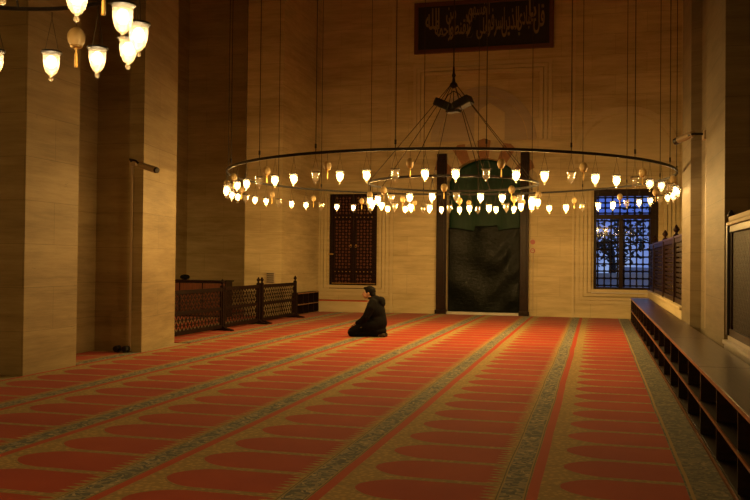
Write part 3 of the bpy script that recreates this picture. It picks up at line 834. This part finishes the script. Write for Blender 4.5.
def ring_mesh(R_, z=0, w=.012, h=.018, n=96):
    bm = nb(); rows = []
    for k in range(n):
        a = 2 * PI * k / n; ca, sa = math.cos(a), math.sin(a)
        rows.append([bm.verts.new(((R_ + dr) * ca, (R_ + dr) * sa, z + dz)) for dr, dz in ((-w, -h), (w, -h), (w, h), (-w, h))])
    for k in range(n):
        a, b = rows[k], rows[(k + 1) % n]
        for j in range(4): bm.faces.new((a[j], a[(j + 1) % 4], b[(j + 1) % 4], b[j]))
    return bm
def chandelier(label, c, z, R_, nl, pattern, egg_after, phase, power, egg_half=.5, name='ring_chandelier'):
    root = thing(name, label, 'chandelier', (c[0], c[1], z))
    r = obj('ring', ring_mesh(R_) if R_ > 1 else ring_mesh(R_, 0, .007, .010), 'iron', root, local=True)
    protos = {}
    def place(kind, a):
        if kind in protos: o = copy_tree(protos[kind], root)
        else:
            o = make_egg() if kind == 'egg' else make_lamp(kind, power)
            protos[kind] = o; o.parent = root
        o.location = (R_ * math.cos(a), R_ * math.sin(a), -.02)
        o.rotation_euler = (0, 0, a + PI / 2 + random.uniform(-.25, .25))
        return o
    st = 2 * PI / nl
    for k in range(nl):
        place(pattern[k % len(pattern)], phase + k * st)
        if k % len(pattern) in egg_after: place('egg', phase + (k + egg_half) * st)
    made = {}                                    # bulbs of several strengths; those beside the right pillar burn low
    for g in [c for c in bpy.data.objects if c.parent == root and c.name.startswith('glass_lamp')]:
        k = .06 if root.location.x + g.location.x > .35 else .3 if root.location.x + g.location.x < -4.7 else (1.9 if g.location.y > 0 else .5)
        for l in kids(g):
            if l.type == 'LIGHT' and power > 5:
                if k not in made: made[k] = l.data.copy(); made[k].energy = power * k
                l.data = made[k]
    return root
# big ring: nearest point faces the camera; k counts rightwards (k=0 lit, 1 clear then egg, 2 lit, 3 lit ...)
CC = (-2.40, 13.92); ZR = 2.80; RB = 3.60
toward = math.atan2(-CC[1], -CC[0]) + math.radians(1.7)
big = chandelier('huge dark ring chandelier of many glass lamps spanning the middle of the hall', CC, ZR, RB, 60, ['lit', 'clear', 'lit'], (1,), toward, 30.0)
bm = nb()
for k in range(60):
    if k % 3 == 1:
        a = toward + k * 2 * PI / 60; x, y = CC[0] + RB * math.cos(a), CC[1] + RB * math.sin(a)
        bm = nb(); tube(bm, [(x, y, ZR + .02), (x, y, TOP)], .0065, 5); cb = obj('suspension_cable', bm, 'wire', big)
        bm = nb(); tube(bm, [(x, y, ZR + .06), (x, y, ZR + .12)], .014, 6); obj('turnbuckle', bm, 'iron', cb)
# inner ring, hung on its own cone of wires from a hub
IC = (CC[0] + .09, CC[1] + .05); ZI = 2.69
RI = 1.40
inner = chandelier('small ring chandelier hung on a cone of wires inside the huge ring', IC, ZI, RI, 24, ['clear', 'lit', 'lit'], (2,), math.atan2(-IC[1], -IC[0]) + .04, 30.0)
hz = 4.34
bm = nb(); lathe(bm, [(0, -.06), (.03, -.05), (.07, -.02), (.06, .02), (.03, .05), (.02, .12), (.035, .16), (.02, .2), (.015, .30), (0, .31)], 14, (*IC, hz)); hub = obj('hub', bm, 'iron', inner, smooth=True)
bm = nb(); tube(bm, [(*IC, hz + .3), (*IC, TOP)], .012, 6); obj('suspension_cable', bm, 'wire', inner)
for k in range(8):
    a = toward + .25 + k * PI / 4
    bm = nb(); tube(bm, [(IC[0] + .05 * math.cos(a), IC[1] + .05 * math.sin(a), hz), (IC[0] + RI * math.cos(a), IC[1] + RI * math.sin(a), ZI + .02)], .0065, 5)
    obj('stay_wire', bm, 'wire', inner)
right = Vector((.968, -.251, 0)); fw_ = Vector((.251, .968, 0))
for dx, dz, tl in ((-.17, -.31, .42), (.17, -.31, -.42), (0, -.43, 0)):
    bm = nb(); box(bm, -.15, .15, -.12, .12, -.075, .065, .025) if dx else box(bm, -.11, .11, -.08, .08, -.03, .03, .012)
    mt = Matrix.Translation(Vector((*IC, hz + dz)) + right * dx) @ Matrix.Rotation(math.atan2(right.y, right.x), 4, 'Z') @ Matrix.Rotation(tl, 4, 'Y')
    bmesh.ops.transform(bm, matrix=mt, verts=bm.verts)
    s_ = obj('floodlight', bm, 'black_plastic', inner)
    bm = nb(); p0 = Vector((*IC, hz + dz + .05)) + right * dx; tube(bm, [p0, p0 + V(0, 0, .10) - right * dx * .4, Vector((*IC, hz - .1))], .008, 5); obj('bracket', bm, 'iron', s_)
# unseen lamp added to brighten the side aisle, hidden by the left pillar
t = thing('unseen_fill_lamp', 'added unseen lamp lighting the side aisle behind the left pillars', 'lamp', (-10.4, 14.2, 3.2))
bm = nb(); lathe(bm, [(.02, .18), (.10, .12), (.16, 0), (.155, 0), (.09, .11), (.01, .16)], 20, (-10.4, 14.2, 3.1)); obj('lamp_shade', bm, 'brass', t, smooth=True)
bm = nb(); ball(bm, (-10.4, 14.2, 3.12), .04); obj('bulb', bm, 'bulb', t, smooth=True)
bm = nb(); tube(bm, [(-10.4, 14.2, 3.25), (-10.4, 14.2, TOP)], .008, 5); obj('cord', bm, 'wire', t)
L = bpy.data.objects.new('bulb_light', lamp_light(AISLE_FILL, 'aisle_light')); COL.objects.link(L); L.location = (0, 0, -.1); L.parent = t
t = thing('unseen_fill_lamp', 'large added unseen lamp behind the camera, lighting the pier fronts', 'lamp', (-4.5, -4.0, 3.0))  # unseen lamp added behind the camera to light the pier fronts
bm = nb(); lathe(bm, [(.02, .28), (.20, .22), (.36, 0), (.35, 0), (.19, .21), (.01, .26)], 24, (-4.5, -4, 2.9)); obj('lamp_shade', bm, 'brass', t, smooth=True)
bm = nb(); tube(bm, [(-4.5, -4, 3.15), (-4.5, -4, TOP)], .01, 5); obj('cord', bm, 'wire', t)
L = bpy.data.objects.new('bulb_light', lamp_light(BACK_FILL, 'rear_light')); COL.objects.link(L); L.location = (0, 0, -.15); L.parent = t
# near ring at the top left of the picture
NC = (-2.96, 3.44); ZN = 2.835; RN = .82
near = chandelier('nearest ring chandelier, partly in view at the upper left', NC, ZN, RN, 16, ['lit', 'lit', 'lit', 'lit'], (3,), math.radians(6 - 90), 2.5)
near.name = 'ring_chandelier.002'
for k in range(4):
    a = math.radians(20 + 90 * k)
    bm = nb(); tube(bm, [(NC[0] + RN * math.cos(a), NC[1] + RN * math.sin(a), ZN + .01), (NC[0], NC[1], 4.6)], .006, 5); obj('stay_wire', bm, 'wire', near)
bm = nb(); tube(bm, [(*NC, 4.6), (*NC, TOP)], .01, 6); obj('suspension_cable', bm, 'wire', near)
bm = nb(); lathe(bm, [(0, -.06), (.06, -.02), (.03, .05), (0, .1)], 12, (*NC, 4.6)); obj('hub', bm, 'iron', near)

# ------------------------------------------------------------------ the kneeling person
PB = Vector((-4.03, 15.10, cz))
def L2W(f, s, z): return Vector((PB.x - f, PB.y + s, PB.z + z))      # f: the way the person faces (-X); s: the far side
def ell(bm, f, s, z, rf, rs, rz, rot=0):
    R_ = Matrix.Rotation(rot, 3, 'Y'); ball(bm, L2W(f, s, z), 1, rf, rs, rz, 20, 14, R_)
def limb(bm, pts, rad, seg=12):
    P = [L2W(*p) for p in pts]; tube(bm, P, rad, seg)
    for p, r in zip(P, rad if isinstance(rad, (list, tuple)) else [rad] * len(P)): ball(bm, p, r, 1, 1, 1, 14, 10)
def fuse(o, vox, sm=4):
    md = o.modifiers.new('fuse', 'REMESH'); md.mode = 'VOXEL'; md.voxel_size = vox; md.use_smooth_shade = True
    s = o.modifiers.new('soft', 'SMOOTH'); s.iterations = sm; s.factor = .5
bm = nb()
HF, HZ = .01, .80
ell(bm, HF - .02, 0, HZ + .02, .098, .078, .098, .0)                # skull
ell(bm, HF + .035, 0, HZ - .03, .062, .062, .078, 0)                # face
ell(bm, HF + .052, 0, HZ - .085, .032, .036, .026)                  # chin
tube(bm, [L2W(HF + .085, 0, HZ + .015), L2W(HF + .117, 0, HZ - .035), L2W(HF + .09, 0, HZ - .045)], [.010, .016, .012], 8)   # nose
ell(bm, HF + .088, 0, HZ - .064, .012, .024, .006); ell(bm, HF + .086, 0, HZ - .076, .012, .020, .006)          # lips
for s in (-1, 1):
    ell(bm, HF + .075, s * .032, HZ + .002, .013, .015, .010)       # eyes' lids
    ell(bm, HF + .082, s * .032, HZ + .022, .010, .022, .006)       # brows' ridge
    ell(bm, HF - .02, s * .080, HZ - .012, .020, .010, .032)        # ears
limb(bm, [(-.01, 0, .755), (-.07, 0, .66)], [.054, .062])            # neck
limb(bm, [(-.10, 0, .62), (-.13, 0, .42), (-.14, 0, .24)], [.13, .135, .15])
for s in (-1, 1):
    limb(bm, [(-.10, s * .12, .60), (-.08, s * .19, .58), (.0, s * .215, .36), (.17, s * .13, .245)], [.06, .055, .045, .030])
    limb(bm, [(-.12, s * .09, .20), (.10, s * .12, .20), (.29, s * .13, .09)], [.095, .085, .060])
    limb(bm, [(.29, s * .13, .07), (.0, s * .11, .075), (-.25, s * .09, .05)], [.058, .060, .036])
    # hand lying on the thigh: palm, four fingers, thumb
    ell(bm, .215, s * .125, .232, .044, .040, .017, .35)
    for q, (ds, ln) in enumerate(((-.030, .058), (-.010, .070), (.010, .066), (.029, .050))):
        limb(bm, [(.245, s * .125 + ds, .222), (.245 + ln * .5, s * .125 + ds, .208), (.245 + ln * .85, s * .125 + ds, .180)], [.0088, .0082, .0075], 8)
    limb(bm, [(.19, s * .125 - s * .034, .228), (.225, s * .125 - s * .058, .214), (.248, s * .125 - s * .062, .200)], [.011, .0095, .008], 8)
body = obj('person', bm, 'skin'); fuse(body, .0055, 2)
tag(origin_to(body, PB), 'person in a black hooded coat kneeling on the carpet, facing left, head bowed', 'person')
bm = nb()                                                            # hair
ell(bm, HF - .032, 0, HZ + .033, .104, .088, .100)
ell(bm, HF - .085, 0, HZ - .03, .05, .072, .06)
ell(bm, HF + .045, 0, HZ + .085, .055, .06, .030)
for k in range(26):
    a = random.uniform(0, 2 * PI); h_ = random.uniform(.2, 1.3)
    ell(bm, HF - .03 + .085 * math.cos(a) * math.cos(h_), .075 * math.sin(a) * math.cos(h_), HZ + .035 + .088 * math.sin(h_), .022, .018, .016)
hr = obj('hair', bm, 'hair', body); fuse(hr, .008, 2)
bm = nb()                                                            # coat
limb(bm, [(-.115, 0, .64), (-.14, 0, .46), (-.16, 0, .26)], [.125, .165, .185], 20)
ell(bm, -.11, 0, .63, .115, .205, .085)
ell(bm, -.15, 0, .46, .155, .20, .20); ell(bm, -.17, 0, .26, .165, .215, .20)
ell(bm, -.17, 0, .11, .165, .20, .095); ell(bm, -.05, 0, .22, .17, .20, .13)
ell(bm, -.04, 0, .60, .075, .09, .07)
ell(bm, -.225, 0, .665, .085, .115, .075, .5); ell(bm, -.255, 0, .61, .055, .10, .06)      # hood lying on the back
limb(bm, [(-.09, -.09, .705), (-.015, -.04, .70), (-.015, .04, .70), (-.09, .09, .705), (-.16, .05, .715), (-.16, -.05, .715)], .030)   # collar
for s in (-1, 1):
    limb(bm, [(-.11, s * .15, .62), (-.085, s * .215, .54), (-.01, s * .232, .37), (.07, s * .195, .30), (.175, s * .135, .250)], [.085, .080, .070, .062, .048], 14)
    limb(bm, [(-.14, s * .12, .22), (.02, s * .14, .21)], [.115, .10], 14)
ct = obj('coat', bm, 'coat', body); fuse(ct, .012, 5)
bm = nb()                                                            # trousers
for s in (-1, 1):
    limb(bm, [(-.10, s * .10, .19), (.10, s * .125, .185), (.285, s * .13, .088)], [.115, .10, .078], 16)
    limb(bm, [(.29, s * .13, .076), (.0, s * .11, .085), (-.20, s * .09, .062)], [.074, .074, .052], 16)
tr = obj('trousers', bm, 'trousers', body); fuse(tr, .011, 4)
for s in (-1, 1):
    bm = nb(); limb(bm, [(-.24, s * .09, .052), (-.30, s * .085, .045), (-.315, s * .08, .028)], [.042, .038, .026], 12)
    sk = obj('sock', bm, 'sock', body); fuse(sk, .008, 2)

# ------------------------------------------------------------------ outside the window
struct('ground_outside', box(nb(), -25, 30, W + .85, 90, -1.2, -.9), 'pave')
def tree(x, y, h, r, label, seed):
    rnd = random.Random(seed)
    t = thing('tree', label, 'tree', (x, y, -.9), 'trees beyond the grilled window')
    bm = nb(); tube(bm, [(x, y, -.9), (x + .1, y, h * .4), (x, y, h * .75)], [.2, .15, .07], 8)
    for k in range(6):
        a = rnd.uniform(0, 6.28); tube(bm, [(x, y, h * (.3 + .06 * k)), (x + r * .8 * math.cos(a), y + r * .8 * math.sin(a), h * (.5 + .07 * k))], [.07, .02], 6)
    obj('trunk', bm, 'bark', t)
    bm = nb()
    for k in range(260):
        a, b = rnd.uniform(0, 6.28), rnd.uniform(-1, 1); q = rnd.random() ** .5
        p = V(x + r * q * math.cos(a) * math.sqrt(1 - b * b), y + r * q * math.sin(a) * math.sqrt(1 - b * b), h * .72 + r * .8 * b * q)
        R_ = Matrix.Rotation(rnd.uniform(0, 6), 4, (rnd.random(), rnd.random(), rnd.random()))
        s = rnd.uniform(.07, .17)
        bmesh.ops.create_icosphere(bm, subdivisions=1, radius=s, matrix=Matrix.Translation(p) @ R_ @ Matrix.Diagonal((1, .6, .25, 1)))
    obj('foliage', bm, 'foliage', t)
tree(.6, 38, 3.2, 1.5, 'dark leafy tree outside, behind the left casement of the window', 1)
tree(2.6, 44, 4.4, 1.9, 'dark leafy tree outside, behind the right casement of the window', 2)
t = thing('garden_wall', 'pale low garden wall outside, seen through the lower window bars', 'wall', (1, 29, -.9))
obj('wall_face', box(nb(), -4, 8, 29, 29.3, -.9, .95), 'outer_wall', t); obj('coping', box(nb(), -4, 8, 28.93, 29.37, .95, 1.08), 'marble_white', t)
t = thing('parked_van', 'pale van parked outside, seen through the right casement', 'van', (3.1, 40, -.9))
bm = nb(); prism(bm, [(0, .35), (4.3, .35), (4.4, 1.0), (4.2, 1.25), (3.5, 1.35), (3.0, 2.1), (.1, 2.15), (0, 1.9)], 39, 41, 'y'); bmesh.ops.translate(bm, verts=bm.verts, vec=(1.0, 0, -.9)); obj('body', bm, 'outer_wall', t)
bm = nb(); prism(bm, [(2.2, 1.3), (3.35, 1.3), (2.95, 1.95), (2.2, 1.98)], 38.97, 39, 'y'); bmesh.ops.translate(bm, verts=bm.verts, vec=(1.0, 0, -.9)); obj('side_window', bm, 'black_plastic', t)
for x in (1.9, 4.3):
    bm = nb(); tube(bm, [(x, 38.95, -.55), (x, 39.2, -.55)], .35, 18); obj('wheel', bm, 'black_plastic', t)

# ------------------------------------------------------------------ sky
w = bpy.data.worlds.new('dusk'); sc.world = w; w.use_nodes = True
nt = w.node_tree; bg = nt.nodes['Background']
tc = nt.nodes.new('ShaderNodeTexCoord'); nz = nt.nodes.new('ShaderNodeTexNoise'); nz.inputs['Scale'].default_value = 9
mx = nt.nodes.new('ShaderNodeMix'); mx.data_type = 'RGBA'
mx.inputs[6].default_value = (.10, .19, .75, 1); mx.inputs[7].default_value = (.48, .64, 1.0, 1)
mp = nt.nodes.new('ShaderNodeMapRange'); mp.inputs[1].default_value = .4; mp.inputs[2].default_value = .62
nt.links.new(tc.outputs['Generated'], nz.inputs['Vector']); nt.links.new(nz.outputs[0], mp.inputs[0]); nt.links.new(mp.outputs[0], mx.inputs[0])
nt.links.new(mx.outputs[2], bg.inputs[0]); bg.inputs[1].default_value = .72

# ------------------------------------------------------------------ camera
FPX = 850.0
cam = bpy.data.cameras.new('camera'); co = bpy.data.objects.new('camera', cam); COL.objects.link(co); sc.camera = co
cam.sensor_width = 36; cam.lens = FPX / 750 * 36; cam.clip_start = .05; cam.clip_end = 300
yaw = math.atan(221 / FPX); pitch = math.atan(11 / FPX); roll = math.radians(.6)
f = V(-math.sin(yaw) * math.cos(pitch), math.cos(yaw) * math.cos(pitch), math.sin(pitch))
r0 = V(math.cos(yaw), math.sin(yaw), 0); u0 = r0.cross(f)
r = r0 * math.cos(roll) + u0 * math.sin(roll); u = -r0 * math.sin(roll) + u0 * math.cos(roll)
mw = Matrix((r, u, -f)).transposed().to_4x4(); mw.translation = V(0, 0, CAM_H); co.matrix_world = mw

sc.view_settings.view_transform = 'Standard'; sc.view_settings.look = 'None'
sc.view_settings.exposure = 0; sc.view_settings.gamma = 1; sc.view_settings.use_curve_mapping = False
sc.cycles.use_denoising = True
sc.cycles.max_bounces = 8; sc.cycles.transparent_max_bounces = 24
sc.cycles.caustics_reflective = False; sc.cycles.caustics_refractive = False
sc.cycles.sample_clamp_indirect = 4
